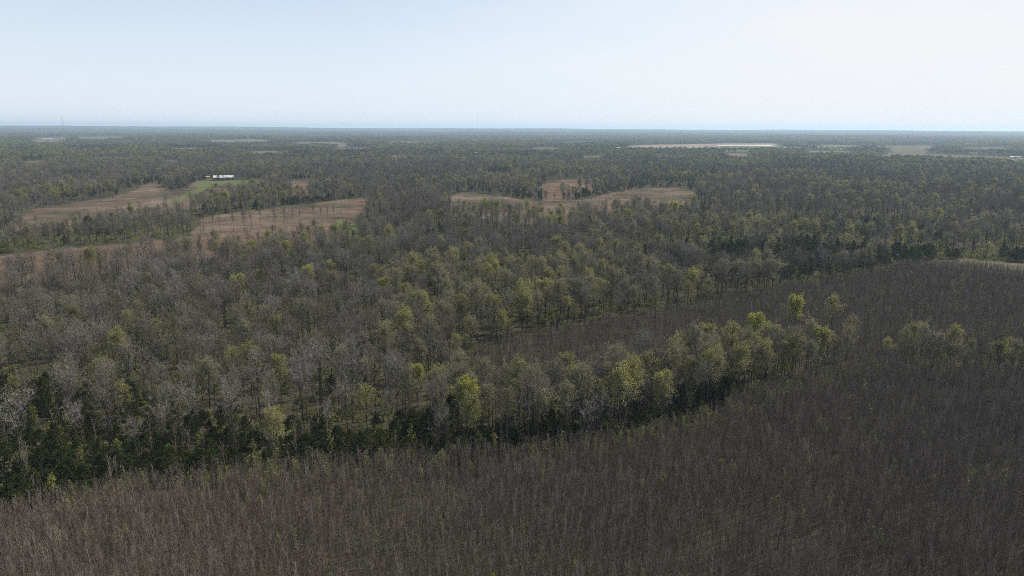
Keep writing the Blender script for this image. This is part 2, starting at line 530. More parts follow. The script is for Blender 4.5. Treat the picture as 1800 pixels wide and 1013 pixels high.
def broadleaf(seed, H=18.0, spread=4.2, base=0.42, n_limb=12, twigs=15, leaves=0, leaf_size=0.3, top_leaves=1.0, lean=0.04, forked=False):
    """(trunk, crown): a forest tree: clear bole, ascending limbs, a rounded crown of fine twigs, with or without opening leaves"""
    rng = random.Random(seed)
    T, C = MB(), MB()
    r0 = 0.0122 * H
    lx, ly = rng.uniform(-lean, lean), rng.uniform(-lean, lean)
    pts = []
    for i in range(8):
        t = i / 7
        pts.append(Vector((lx * H * t + rng.uniform(-.012, .012) * H * t, ly * H * t + rng.uniform(-.012, .012) * H * t, 0.86 * H * t - 0.2)))
    T.tube(pts, [r0 * (1.25 if i == 0 else 1) * (1 - 0.86 * i / 7) for i in range(8)], 6)

    def on_trunk(t):
        f = t * 7
        i = min(int(f), 6)
        return pts[i].lerp(pts[i + 1], f - i)
    tips = []
    az = rng.uniform(0, 6.28)
    for k in range(n_limb):
        t = base + (0.97 - base) * (k + rng.uniform(0, 0.9)) / n_limb
        az += 2.4 + rng.uniform(-0.5, 0.5)
        p = on_trunk(t)
        q = (t - base) / (1 - base)
        L = spread * (1.25 - 0.75 * q) * rng.uniform(0.75, 1.2)
        el = R(rng.uniform(42, 62) + 18 * q)
        d = Vector((math.cos(az) * math.cos(el), math.sin(az) * math.cos(el), math.sin(el)))
        path, rad = [p], [r0 * (1 - 0.86 * t) * 0.78]
        dd = d.copy()
        for j in range(4):
            dd = (dd + Vector((0, 0, 0.13)) + rv(rng) * 0.16).normalized()
            path.append(path[-1] + dd * L / 4)
            rad.append(rad[0] * (1 - 0.2 * (j + 1)))
        (T if k % 3 else C).tube(path, rad, 4)
        for j in range(6):
            u = 0.25 + 0.75 * j / 5
            f = u * 4
            i = min(int(f), 3)
            b0 = path[i].lerp(path[i + 1], f - i)
            bd = ((path[i + 1] - path[i]).normalized() * 0.8 + rv(rng) * 0.85 + Vector((0, 0, 0.22))).normalized()
            bl = L * rng.uniform(0.28, 0.52)
            mid = b0 + bd * bl * 0.5
            bd2 = (bd + rv(rng) * 0.3 + Vector((0, 0, 0.2))).normalized()
            end = mid + bd2 * bl * 0.5
            C.tube([b0, mid, end], [rad[i] * 0.42, rad[i] * 0.3, 0.012], 3)
            for _ in range(twigs):
                s = rng.uniform(0.15, 1)
                tp = b0.lerp(mid, s * 2) if s < 0.5 else mid.lerp(end, s * 2 - 1)
                td = (bd2 * 0.55 + rv(rng) * 0.8 + Vector((0, 0, 0.3))).normalized()
                tl = rng.uniform(0.6, 1.7) * H / 18
                spray(C, rng, tp, td, tl, rng.uniform(0.016, 0.032), 1)
                tips.append(tp + td * tl * rng.uniform(0.5, 1.05))
    if leaves:
        zs = sorted(p.z for p in tips)
        z0, z1 = zs[len(zs) // 6], zs[-1]
        # leaves open in bunches, so pick some tips and scatter a few faces about each
        n_b = max(1, leaves // 6)
        for _ in range(n_b):
            p = rng.choice(tips)
            keep = top_leaves * max(0.0, (p.z - z0) / (z1 - z0)) + (1 - top_leaves) * 0.8 + 0.12
            if rng.random() > keep:
                continue
            for _ in range(6):
                leaf_clump(C, rng, p + rv(rng) * rng.uniform(0, 0.75), leaf_size * rng.uniform(0.5, 1.15), 2)
    return T, C


def cedar(seed, H=9.0, w=2.3, n=2400, openness=0.25):
    rng = random.Random(seed)
    T, C = MB(), MB()
    T.tube([Vector((0, 0, -0.2)), Vector((rng.uniform(-.1, .1), rng.uniform(-.1, .1), H * 0.5)), Vector((0, 0, H * 0.96))], [0.16, 0.1, 0.02], 5)
    nb = 70
    for k in range(nb):
        t = 0.06 + 0.92 * (k + rng.random()) / nb
        prof = min(1.0, (1 - t) * 1.55) ** 0.8 * (0.7 + 0.3 * min(1, t * 5))
        az = k * 2.4 + rng.uniform(-0.6, 0.6)
        L = w * prof * rng.uniform(0.6, 1.18) + 0.12
        d = Vector((math.cos(az), math.sin(az), rng.uniform(0.25, 0.75)))
        p0 = Vector((0, 0, H * t * 0.94))
        for _ in range(n // nb):
            s = rng.uniform(0.15, 1.0) ** 0.7
            p = p0 + d * L * s + rv(rng) * 0.28
            a = (d.normalized() * 0.6 + rv(rng) * 0.8 + Vector((0, 0, 0.35))).normalized()
            b = a.cross(rv(rng)).normalized() * rng.uniform(0.07, 0.15)
            l = rng.uniform(0.25, 0.55)
            C.face([p - b, p + b, p + a * l], 0)
    return T, C


def sapling(seed, H=7.0, leaves=0):
    """a whip of a tree: thin straight stem, steep fine branches from low down"""
    rng = random.Random(seed)
    T, C = MB(), MB()
    lx, ly = rng.uniform(-.05, .05) * H, rng.uniform(-.05, .05) * H
    pts = [Vector((lx * t * t + rng.uniform(-.03, .03), ly * t * t + rng.uniform(-.03, .03), H * 0.9 * t - 0.1)) for t in (0, .25, .5, .75, 1)]
    r = 0.0064 * H
    T.tube(pts, [r, r * .85, r * .65, r * .42, r * .16], 4)
    n = 19
    for k in range(n):
        t = 0.28 + 0.7 * (k + rng.random()) / n
        f = t * 4
        i = min(int(f), 3)
        p = pts[i].lerp(pts[i + 1], f - i)
        az = k * 2.4 + rng.uniform(-.7, .7)
        el = R(rng.uniform(52, 77))
        d = Vector((math.cos(az) * math.cos(el), math.sin(az) * math.cos(el), math.sin(el)))
        L = H * rng.uniform(0.12, 0.26) * (1.15 - 0.5 * t)
        d2 = (d + Vector((0, 0, 0.4)) + rv(rng) * 0.2).normalized()
        mid = p + d * L * 0.5
        C.tube([p, mid, mid + d2 * L * 0.5], [0.020, 0.014, 0.005], 3)
        for _ in range(5):
            s = rng.uniform(0.1, 1)
            q = p + d * L * 0.5 * min(1, 2 * s) + d2 * L * 0.5 * max(0, 2 * s - 1)
            td = (d2 + rv(rng) * 0.5).normalized()
            spray(C, rng, q, td, rng.uniform(0.3, 0.8), rng.uniform(0.008, 0.016), 1)
            if leaves and rng.random() < leaves:
                for _ in range(3):
                    leaf_clump(C, rng, q + td * 0.4 + rv(rng) * 0.25, rng.uniform(0.07, 0.17), 2)
    return T, C


def shrub(seed, w=1.6, h=1.6, n=160, size=0.16):
    rng = random.Random(seed)
    T, C = MB(), MB()
    for k in range(7):
        d = Vector((rng.uniform(-1, 1) * w * .5, rng.uniform(-1, 1) * w * .5, h * rng.uniform(.6, .95)))
        T.tube([Vector((0, 0, -0.1)), d * 0.5 + Vector((0, 0, 0.1)), d], [0.04, 0.025, 0.01], 3)
    lobes = [Vector((rng.uniform(-.6, .6) * w, rng.uniform(-.6, .6) * w, h * rng.uniform(.25, .75))) for _ in range(6)]
    for _ in range(n):
        c = rng.choice(lobes)
        p = c + rv(rng) * rng.uniform(0.2, 0.55) * w * 0.8
        p.z = max(0.08, p.z)
        leaf_clump(C, rng, p, size * rng.uniform(0.6, 1.3), 0)
    return T, C


def proto(TC, mats_t, mats_c, name):
    """trunk mesh, crown mesh and the two joined"""
    T, C = TC
    J = MB()
    J.join(T)
    J.join(C, len(mats_t))
    return T.mesh(name + '_trunk', mats_t), C.mesh(name + '_crown', mats_c), J.mesh(name + '_whole', mats_t + mats_c), J


BARE = [proto(broadleaf(10 + i, H=h, spread=s, base=b, n_limb=nl, twigs=tw), [BARK], [BARK, TWIG], 'bare_tree')
        for i, (h, s, b, nl, tw) in enumerate([(18, 6.4, .47, 12, 15), (20, 5.2, .55, 11, 15), (16, 6.6, .38, 13, 15), (18, 4.2, .58, 10, 13), (21, 7.4, .46, 13, 17), (13, 5.2, .30, 13, 16), (19, 4.6, .60, 9, 16), (17, 7.0, .42, 15, 14)])]
BUD = [proto(broadleaf(40 + i, H=h, spread=s, base=b, n_limb=nl, twigs=14, leaves=lv, leaf_size=ls, top_leaves=tp), [BARK], [BARK, TWIG, lm], 'budding_tree')
       for i, (h, s, b, nl, lv, ls, tp, lm) in enumerate([(18, 5.6, .40, 13, 7500, .18, .85, LEAF), (16, 5.8, .33, 13, 9000, .18, .65, LEAF), (17, 5.0, .46, 12, 3600, .18, .9, LEAF),
                                                        (17, 6.0, .38, 14, 5600, .16, .75, LEAF_PALE), (19, 6.4, .40, 14, 7200, .16, .85, LEAF_PALE), (16, 5.4, .36, 13, 12000, .20, .75, LEAF_LIME)])]
CEDAR = [proto(cedar(70 + i, H=h, w=w), [BARK], [NEEDLE], 'cedar_tree') for i, (h, w) in enumerate([(9.0, 2.9), (7.6, 3.1), (10.5, 3.0), (6.0, 2.5)])]
SAP = [proto(sapling(90 + i, H=h), [BARK_SAP], [BARK_SAP, TWIG_SAP], 'sapling') for i, h in enumerate([7.0, 6.2, 7.6, 6.6, 5.6])]
SAPG = [proto(sapling(110 + i, H=h, leaves=lv), [BARK_SAP], [BARK_SAP, TWIG_SAP, BRUSH], 'leafy_sapling') for i, (h, lv) in enumerate([(6.4, .45), (5.0, .9), (4.2, 1.0)])]
SHRUB = [proto(shrub(130 + i, w, h, n), [BARK], [BRUSH], 'shrub') for i, (w, h, n) in enumerate([(1.6, 1.5, 150), (2.2, 1.8, 220), (1.3, 2.2, 150)])]

# ------------------------------------------------------------------ scattering one kind as one object
def library(name, meshes):
    c = bpy.data.collections.new(name)
    for i, me in enumerate(meshes):
        c.objects.link(bpy.data.objects.new('%s_shape_%02d' % (name, i), me))
    return c


def scatter(name, xyz, rotz, size, pick, lib, label, cat, group=None):
    me = bpy.data.meshes.new(name)
    n = len(xyz)
    me.vertices.add(n)
    me.vertices.foreach_set('co', np.asarray(xyz, np.float32).ravel())
    a = me.attributes.new('turn', 'FLOAT_VECTOR', 'POINT')
    rt = np.zeros((n, 3), np.float32)
    rt[:, 2] = rotz
    a.data.foreach_set('vector', rt.ravel())
    a = me.attributes.new('size', 'FLOAT_VECTOR', 'POINT')
    a.data.foreach_set('vector', np.asarray(size, np.float32).ravel())
    a = me.attributes.new('pick', 'INT', 'POINT')
    a.data.foreach_set('value', np.asarray(pick, np.int32))
    o = link(name, me)
    g = bpy.data.node_groups.new(name, 'GeometryNodeTree')
    g.interface.new_socket('Geometry', in_out='INPUT', socket_type='NodeSocketGeometry')
    g.interface.new_socket('Geometry', in_out='OUTPUT', socket_type='NodeSocketGeometry')
    N, L = g.nodes, g.links
    gi, go = N.new('NodeGroupInput'), N.new('NodeGroupOutput')
    ci = N.new('GeometryNodeCollectionInfo')
    ci.inputs['Collection'].default_value = lib
    ci.inputs['Separate Children'].default_value = True
    ci.inputs['Reset Children'].default_value = True
    ip = N.new('GeometryNodeInstanceOnPoints')
    ip.inputs['Pick Instance'].default_value = True

    def attr(nm, ty):
        q = N.new('GeometryNodeInputNamedAttribute')
        q.data_type = ty
        q.inputs['Name'].default_value = nm
        return q.outputs['Attribute']
    L.new(gi.outputs[0], ip.inputs['Points'])
    L.new(ci.outputs[0], ip.inputs['Instance'])
    L.new(attr('pick', 'INT'), ip.inputs['Instance Index'])
    L.new(attr('turn', 'FLOAT_VECTOR'), ip.inputs['Rotation'])
    L.new(attr('size', 'FLOAT_VECTOR'), ip.inputs['Scale'])
    L.new(ip.outputs['Instances'], go.inputs[0])
    md = o.modifiers.new('scatter', 'NODES')
    md.node_group = g
    return tag(o, label, cat, group, 'stuff')


RN = np.random.default_rng(11)


def wedge(d0, d1, cell, half=44.0, jitter=0.46):
    """jittered grid points in the part of the land the photograph looks over"""
    W = d1 * math.tan(R(half))
    xs = np.arange(-W, W, cell)
    ys = np.arange(d0 * 0.6, d1, cell)
    X, Y = np.meshgrid(xs, ys)
    X = X.ravel() + RN.uniform(-jitter, jitter, X.size) * cell
    Y = Y.ravel() + RN.uniform(-jitter, jitter, Y.size) * cell
    D = np.hypot(X, Y)
    k = (D > d0) & (D < d1) & (np.abs(X) < Y * math.tan(R(half)) + 12)
    return X[k], Y[k]


def open_land(x, y):
    r = np.zeros(x.shape, bool)
    for pg in OPEN:
        r |= inside(x, y, pg)
    return r


def put(name, protos, i, x, y, rz, sc, label, cat, group, z=0.0):
    """one plant as a thing of its own: an empty with its trunk and crown"""
    e = bpy.data.objects.new(name, None)
    COL.objects.link(e)
    e.empty_display_size = 0.5
    e.location = (float(x), float(y), z)
    e.rotation_euler = (0, 0, float(rz))
    e.scale = sc
    tag(e, label, cat, group)
    src = TEMPL.get((name, i))
    if src is None:
        t = link('trunk', protos[i][0], e)
        c = link('crown', protos[i][1], e)
        TEMPL[(name, i)] = (t, c)
    else:
        for s in src:
            c = s.copy()
            COL.objects.link(c)
            c.parent = e
    return e


TEMPL = {}
PLANTED = []                                  # (x, y, radius) of everything placed by hand


# ------------------------------------------------------------------ trees one can pick out in the photograph
# crown-top pixel, height, shape, width factor, short name
MARKS = [
    (540, 463, 17, 5, 1.15, 'broad lime green tree in the middle of the left wood'),
    (467, 533, 15, 5, .95, 'lime tree right of centre in the left wood'),
    (482, 553, 12, 5, .85, 'low lime tree under its taller twin'),
    (740, 508, 18, 5, 1.0, 'tall lime tree at the upper thicket tip'),
    (700, 530, 16, 1, 1.1, 'yellow tree beside the tall lime one'),
    (790, 503, 20, 3, 1.1, 'big round grey tree beside the lime tree'),
    (665, 430, 15, 5, .75, 'small lime tree high in the centre wood'),
    (655, 462, 15, 1, .9, 'yellow tree among grey trees in the centre wood'),
    (240, 522, 15, 0, .9, 'lone yellow tree in the left wood'),
    (296, 510, 16, 1, 1.0, 'yellow tree right of the lone yellow one'),
    (346, 480, 17, 1, 1.0, 'yellow green tree behind the left wood'),
    (733, 636, 13, 5, .8, 'bright yellow tree above the dark cedars'),
    (765, 640, 13, 1, .95, 'yellow tree touching the bright yellow one'),
    (640, 620, 16, 3, 1.1, 'pale tree left of the bright yellow pair'),
    (1330, 546, 17, 5, 1.0, 'tallest yellow tree of the upper strip'),
    (1352, 565, 15, 1, .95, 'yellow tree leaning on the tallest one'),
    (1248, 566, 15, 1, 1.1, 'first yellow tree of the upper strip'),
    (1222, 572, 14, 0, .95, 'dull yellow tree opening the upper strip'),
    (1400, 516, 17, 5, .95, 'flat topped lime tree before the thicket'),
    (1468, 512, 17, 0, .95, 'round yellow tree beside the flat topped one'),
    (1500, 545, 17, 4, 1.1, 'wide pale tree right of the yellow strip'),
    (1432, 592, 14, 3, 1.1, 'grey green tree at the strip end'),
    (1322, 598, 13, 5, .8, 'low lime tree inside the strip'),
    (1378, 580, 14, 1, .9, 'yellow tree in the middle of the strip'),
    (1256, 612, 8, 5, .6, 'small vivid green tree low in the strip'),
    (1614, 562, 15, 0, 1.15, 'yellow topped tree in the right row'),
    (1562, 590, 10, 0, .9, 'short yellow tree starting the right row'),
    (1675, 571, 14, 4, 1.2, 'broad pale tree of the right row'),
    (1712, 592, 11, 0, .85, 'small yellow tree after the broad pale one'),
    (1778, 592, 11, 1, .9, 'yellow tree ending the right row'),
    (1026, 464, 14, 5, .8, 'lime tree behind the rounded grey trees'),
    (915, 487, 19, 1, 1.1, 'large yellow green tree at the upper thicket'),
    (1000, 480, 19, 3, 1.50, 'big pale tree left of the rounded grey row'),
    (1045, 492, 18, 4, 1.25, 'second pale tree of the rounded row'),
    (1150, 476, 17, 3, 1.38, 'third pale tree of the rounded row'),
    (1230, 458, 18, 4, 1.44, 'fourth pale tree of the rounded row'),
    (1300, 452, 18, 3, 1.50, 'fifth pale tree of the rounded row'),
    (1362, 446, 19, 4, 1.62, 'largest pale tree of the rounded row'),
    (1100, 484, 17, 4, 1.25, 'grey green tree between two pale row trees'),
    (1190, 467, 17, 3, 1.2, 'rounded tree between third and fourth pale trees'),
    (1265, 455, 17, 4, 1.3, 'rounded tree after the fourth pale tree'),
    (1335, 449, 18, 3, 1.3, 'rounded tree touching the largest pale one'),
    (960, 487, 17, 1, 1.1, 'yellow green tree starting the rounded row'),
    (1000, 617, 15, 1, .9, 'dull yellow tree below the thicket tip'),
    (1085, 598, 16, 3, 1.2, 'wide pale tree in the middle of the strip'),
    (1160, 600, 16, 4, 1.1, 'pale rounded tree right of the strip middle'),
    (75, 548, 16, 3, 1.1, 'wide pale tree at the left edge'),
    (20, 655, 13, 0, .85, 'yellow tree low at the left edge'),
    (290, 411, 16, 3, 1.05, 'lone pale tree before the rust strip'),
    (92, 384, 14, 0, 1.1, 'yellow tree in the hedge below the field'),
    (135, 386, 13, 3, 1.0, 'pale yellow tree right of the hedge tree'),
    (118, 305, 14, 0, 1.3, 'yellow tree left of the barn field'),
    (960, 330, 19, 4, 1.0, 'larger lone tree standing in the meadow'),
    (1088, 287, 19, 4, 1.4, 'great round tree behind the meadow'),
    (1187, 293, 20, 0, 1.3, 'great yellow tree at the meadow end'),
    (1155, 292, 17, 1, 1.0, 'yellow green tree beside the great one'),
    (1430, 318, 19, 0, 1.7, 'very broad yellow tree in the right wood'),
    (1600, 303, 17, 3, 1.3, 'round pale tree in the far right wood'),
    (1370, 312, 16, 1, 1.2, 'olive tree left of the very broad one'),
    (1605, 386, 17, 1, 1.1, 'bright yellow tree in the right wood'),
    (1740, 388, 17, 0, 1.2, 'wide yellow tree at the right edge'),
    (1675, 378, 15, 1, .9, 'small yellow tree between two wide ones'),
    (1280, 344, 16, 1, 1.0, 'yellow tree right of the meadow'),
    (1585, 410, 12, 5, .8, 'low lime tree before the clearing'),
]
ORD = ['', 'second ', 'third ', 'fourth ', 'fifth ', 'sixth ', 'seventh ', 'eighth ', 'ninth ', 'tenth ', 'eleventh ', 'twelfth ']
LAND = []
for px, py, h, i, w, nm in MARKS:
    p = at(px, py, h)
    base_h = max(v.z for v in BUD[i][3].v)
    s = h / base_h
    put('budding_tree', BUD, i, p[0], p[1], random.uniform(0, 6.28), (s * w * (1.0 + .35 * (1 - s)), s * w * (1.0 + .35 * (1 - s)), s), nm, 'tree', 'budding trees')
    PLANTED.append((p[0], p[1], 3.2))
    LAND.append((px, py, h, nm))
n_mark = len(MARKS)

LONE_BARE = [(940, 338, 15, 2, 'smaller lone bare tree standing in the meadow'), (260, 628, 19, 4, 'tall dark forked bare tree above the left cedars'), (282, 632, 18, 1, 'bare tree leaning beside the dark forked one'),
             (1108, 590, 19, 0, 'tall bare tree standing out at the strip front')]
for px, py, h, i, nm in LONE_BARE:
    p = at(px, py, h)
    s = h / max(v.z for v in BARE[i][3].v)
    put('bare_tree', BARE, i, p[0], p[1], random.uniform(0, 6.28), (s, s, s), nm, 'tree', 'bare trees')
    PLANTED.append((p[0], p[1], 3.0))
# the row of bare trees that runs along the rust strip
ROW = []
rowline = [(0, 446.5), (80, 436.5), (213, 427), (273, 418), (330, 415), (400, 411.5), (470, 404), (540, 395), (590, 391)]
rng = random.Random(4)
row_pts = []
for (xa, ya), (xb, yb) in zip(rowline, rowline[1:]):
    dens = 5.5 if xb <= 213 else 7.5 if xb < 340 else 12.0
    k = max(1, int((xb - xa) / dens))
    for j in range(k):
        t = (j + rng.random()) / k
        row_pts.append(at(xa + (xb - xa) * t, ya + (yb - ya) * t - rng.uniform(0, 5)))
for j, p in enumerate(row_pts):
    i = rng.choice([1, 3, 3, 0])
    s = rng.uniform(0.62, 0.95)
    PLANTED.append((p[0], p[1], 1.5))
    ROW.append((p, i, s))
HEDGE = []
for line, step, hs in (([(352, 381.5), (400, 373.5), (480, 364.5), (560, 355.5), (600, 350.5), (635, 347)], 4.6, (.5, .85)),
                       ([(345, 386), (400, 377), (480, 368)], 9.0, (.35, .6)),
                       ([(432, 341), (470, 336), (505, 333)], 5.0, (.4, .7)),
                       ([(280, 327), (292, 333), (305, 335), (325, 330), (336, 323)], 4.0, (.4, .6)),
                       ([(790, 343), (830, 336), (880, 342), (935, 351)], 5.0, (.7, 1.0)),
                       ([(985, 352), (1020, 348), (1075, 336), (1130, 328)], 5.5, (.5, .9)),
                       ([(985, 345), (1010, 343), (1040, 338)], 6.0, (.5, .9))):
    for (xa, ya), (xb, yb) in zip(line, line[1:]):
        k = max(1, int((xb - xa) / step))
        for j in range(k):
            t = (j + rng.random()) / k
            p = at(xa + (xb - xa) * t, ya + (yb - ya) * t - rng.uniform(0, 2.0))
            HEDGE.append((p, rng.choices([0, 1, 2], [.45, .3, .25])[0], rng.uniform(*hs)))
            PLANTED.append((p[0], p[1], 1.5))
PL = np.array(PLANTED)


def free(x, y, extra=0.0):
    ok = np.ones(x.shape, bool)
    for px_, py_, r in PL:
        ok &= (x - px_) ** 2 + (y - py_) ** 2 > (r + extra) ** 2
    return ok


# ------------------------------------------------------------------ woods out to 1.6 km, each tree an instance
x, y = wedge(125, 420, 6.3)
x2, y2 = wedge(420, 1600, 8.3, half=41)
x, y = np.concatenate([x, x2]), np.concatenate([y, y2])
k = ~(inside(x, y, THICK1) | inside(x, y, THICK2) | open_land(x, y)) & (RN.random(x.size) < np.where(np.hypot(x, y) < 260, .95, .87))
x, y = x[k], y[k]
k = free(x, y)
x, y = x[k], y[k]
n_wood = x.size
cx_, cy_ = wedge(110, 420, 3.4)
k = ~inside(cx_, cy_, THICK1) & free(cx_, cy_)
cx_, cy_ = cx_[k], cy_[k]
EXTRA = (cx_, cy_)


def near_edge(x, y, pg, r):
    """how near to the outline of a patch, 1 on it and 0 from r metres off"""
    best = np.full(x.shape, 1e9)
    n = len(pg)
    for i in range(n):
        a, b = pg[i], pg[(i + 1) % n]
        d = b - a
        t = np.clip(((x - a[0]) * d[0] + (y - a[1]) * d[1]) / (d @ d + 1e-9), 0, 1)
        best = np.minimum(best, np.hypot(x - a[0] - t * d[0], y - a[1] - t * d[1]))
    return np.clip(1 - best / r, 0, 1)


bx, by = wedge(120, 330, 4.4)
bu, bv = to_px(bx, by, np.zeros_like(bx))
BELT = poly((700, 806, 5), (800, 780, 5), (950, 769, 5), (1100, 748, 5), (1230, 714, 5), (1330, 674, 5), (1430, 643, 5), (1560, 628, 5), (2300, 672, 5), (2300, 600, 12), (1800, 586, 12), (1700, 577, 12), (1620, 577, 12), (1560, 592, 12), (1480, 562, 14), (1400, 552, 14), (1300, 566, 14), (1200, 582, 14), (1100, 598, 14), (1000, 616, 14), (900, 636, 14), (830, 644, 12), (700, 690, 10))
k = inside(bx, by, BELT) & ~inside(bx, by, THICK1) & ~inside(bx, by, THICK2) & free(bx, by) & (RN.random(bx.size) < .8)
x, y = np.concatenate([x, bx[k]]), np.concatenate([y, by[k]])
n_wood = x.size
fx0, fy0 = wedge(330, 560, 4.6)
k = inside(fx0, fy0, poly((1105, 474), (1115, 456), (1200, 446), (1320, 444), (1400, 438), (1500, 448), (1640, 455), (1800, 459), (2200, 492), (2200, 478), (1800, 466), (1620, 462), (1560, 472), (1440, 486), (1240, 490), (1235, 470))) & ~inside(fx0, fy0, THICK2) & ~inside(fx0, fy0, F_CLEAR) & free(fx0, fy0) & (RN.random(fx0.size) < .6)
row_b = (fx0[k], fy0[k])
ecx, ecy = EXTRA
eu, _ = to_px(ecx, ecy, np.zeros_like(ecx))
ee = near_edge(ecx, ecy, THICK1, 15.0)
k = (ee > 0) & (eu < 1300) & (RN.random(ecx.size) < np.where(eu < 1000, 0.78, .45) * np.where(ee > .35, 1, .6))
k |= inside(ecx, ecy, poly((-200, 770), (0, 700), (120, 690), (260, 710), (330, 740), (520, 780), (520, 850), (0, 950), (-300, 1000))) & (RN.random(ecx.size) < .36)
x, y = np.concatenate([x, ecx[k]]), np.concatenate([y, ecy[k]])
x, y = np.concatenate([x, row_b[0]]), np.concatenate([y, row_b[1]])
u, v = to_px(x, y, np.zeros_like(x))
dist = np.hypot(x, y)

CED_A = poly((-200, 760), (0, 690), (120, 680), (260, 700), (330, 730), (520, 770), (520, 850), (0, 950), (-300, 1000))
CED_B = poly((1105, 478), (1115, 452), (1200, 441), (1320, 437), (1400, 430), (1500, 440), (1640, 450), (1800, 455), (2200, 490), (2200, 478), (1800, 466), (1620, 462), (1560, 474), (1440, 490), (1240, 500), (1235, 470))
CED_C = poly((1340, 298), (1360, 286), (1500, 285), (1520, 296), (1500, 306), (1400, 312))
CED_D = poly((540, 300), (560, 290), (660, 285), (660, 306), (560, 335), (540, 330))
CED_E = poly((940, 330), (900, 300), (960, 300), (955, 330))
CED_F = poly((1060, 345), (1030, 335), (1090, 322), (1130, 328))
noise1 = fbm(x / 60.0, y / 60.0, 21)
noise2 = fbm(x / 140.0, y / 140.0, 31)
noise3 = fbm(x / 35.0, y / 35.0, 41)
e1 = near_edge(x, y, THICK1, 26.0)
leftw = inside(x, y, poly((-200, 470), (0, 447), (213, 427), (330, 415), (345, 392), (345, 366, 4), (210, 366, 9), (110, 377, 9), (50, 394, 9), (-200, 420)))
p_ced = 0.025 + 0.20 * sstep(0.60, 0.78, noise1)
p_ced = np.where(dist > 560, 0.02 + 0.75 * sstep(.56, .65, fbm(x / 120, y / 70, 171)), p_ced)
p_ced = np.where((e1 > 0) & (u < 1330), np.maximum(p_ced, (0.25 + 0.6 * e1) * np.where(u < 900, 1, .45)), p_ced)
for pg, p_ in ((CED_A, .66), (CED_B, .93), (CED_C, .8), (CED_D, .45), (CED_E, .5), (CED_F, .6)):
    p_ced = np.where(inside(x, y, pg), p_, p_ced)
p_bud = 0.07 + 0.48 * sstep(0.46, 0.64, noise2)
p_bud = np.where(u > 1200, p_bud + 0.06, p_bud)
p_bud = np.where((u < 520) & (v > 430) & (v < 620), p_bud * 0.9, p_bud)
p_bud = np.where(dist > 420, p_bud + 0.03, p_bud)
rr = RN.random(x.size)
rr[n_wood:] = 0
p_bud = np.where(inside(x, y, BELT), np.maximum(p_bud, np.where(u > 1150, .55, .40)), p_bud)
kind = np.where(rr < p_ced, 2, np.where(rr < p_ced + p_bud * (1 - p_ced), 1, 0))
rz = RN.uniform(0, 6.28, x.size)
sc = RN.uniform(0.68, 1.05, x.size) * (0.86 + 0.28 * noise3)
wd = sc * RN.uniform(0.88, 1.15, x.size)
sc = np.where(leftw, sc * 0.72, sc)
wd = np.where(leftw, wd * 0.8, wd)
# the strip of trees and the row between the two thickets stays low on the right
low = inside(x, y, poly((1480, 640, 0), (1480, 600, 0), (2400, 660, 0), (2400, 720, 0)))
sc = np.where(low, sc * 0.72, sc)
slim = fbm(x / 45.0, y / 45.0, 151) > .5
bare_pick = np.where(slim, RN.choice(8, x.size, p=[.12, .26, .04, .26, .04, .06, .16, .06]), RN.choice(8, x.size, p=[.2, .06, .2, .04, .2, .1, .04, .16]))
pick = np.where(kind == 0, bare_pick, np.where(kind == 1, RN.choice(6, x.size, p=[.17, .08, .20, .32, .21, .02]), RN.choice(4, x.size)))
in_belt = inside(x, y, BELT)
sc = np.where(in_belt & ~low, np.maximum(sc, 0.82), sc)
wd = np.where(in_belt, wd * 0.92, wd)
csc = RN.uniform(0.45, 1.0, x.size)
sc = np.where(kind == 2, csc * np.where(e1 > 0.5, 0.85, np.where(inside(x, y, CED_B), 1.2, 1.0)), sc)
wd = np.where(kind == 2, csc * RN.uniform(0.85, 1.2, x.size), wd)
# a second, lower storey of slender trees
in_view = (u > -15) & (u < 1815)

NAMES = {0: ('bare_tree', BARE, 'bare trees'), 1: ('budding_tree', BUD, 'budding trees'), 2: ('cedar_tree', CEDAR, 'dark cedars')}
LOOK = {0: ['tall bare grey tree', 'slender bare grey tree', 'wide bare grey tree', 'narrow bare dark tree', 'spreading bare grey tree', 'low bushy bare tree', 'high crowned bare tree', 'many branched bare tree'],
        1: ['yellow green budding tree', 'full leafed yellow green tree', 'thinly budding tree', 'pale budding tree', 'broad pale budding tree', 'lime green budding tree'],
        2: ['dark conical cedar', 'rounded dark cedar', 'tall dark cedar', 'small dark cedar']}
LPX = np.array([(a[0], a[1]) for a in LAND], float)
used = {}


def words_for(kd, pk, ux, vy):
    d = (LPX[:, 0] - ux) ** 2 + ((LPX[:, 1] - vy) * 1.5) ** 2
    j = int(np.argmin(d))
    dx, dy = ux - LPX[j, 0], vy - LPX[j, 1]
    rel = ('right of' if dx > 0 else 'left of') if abs(dx) > abs(dy) * 1.2 else ('in front of' if dy > 0 else 'behind')
    key = (kd, pk, rel, j)
    c = used[key] = used.get(key, 0) + 1
    o_ = ORD[min(c - 1, 11)].strip()
    look = LOOK[kd][pk].split()
    while True:
        t = '%s, %s%s the %s' % (' '.join(look), (o_ + ' ') if o_ else '', rel, LAND[j][3])
        if len(t.split()) <= 16:
            return t
        if len(look) < 3:
            return t.replace(', ', ' ', 1).replace(' the ', ' ', 1)
        look.pop(-2)


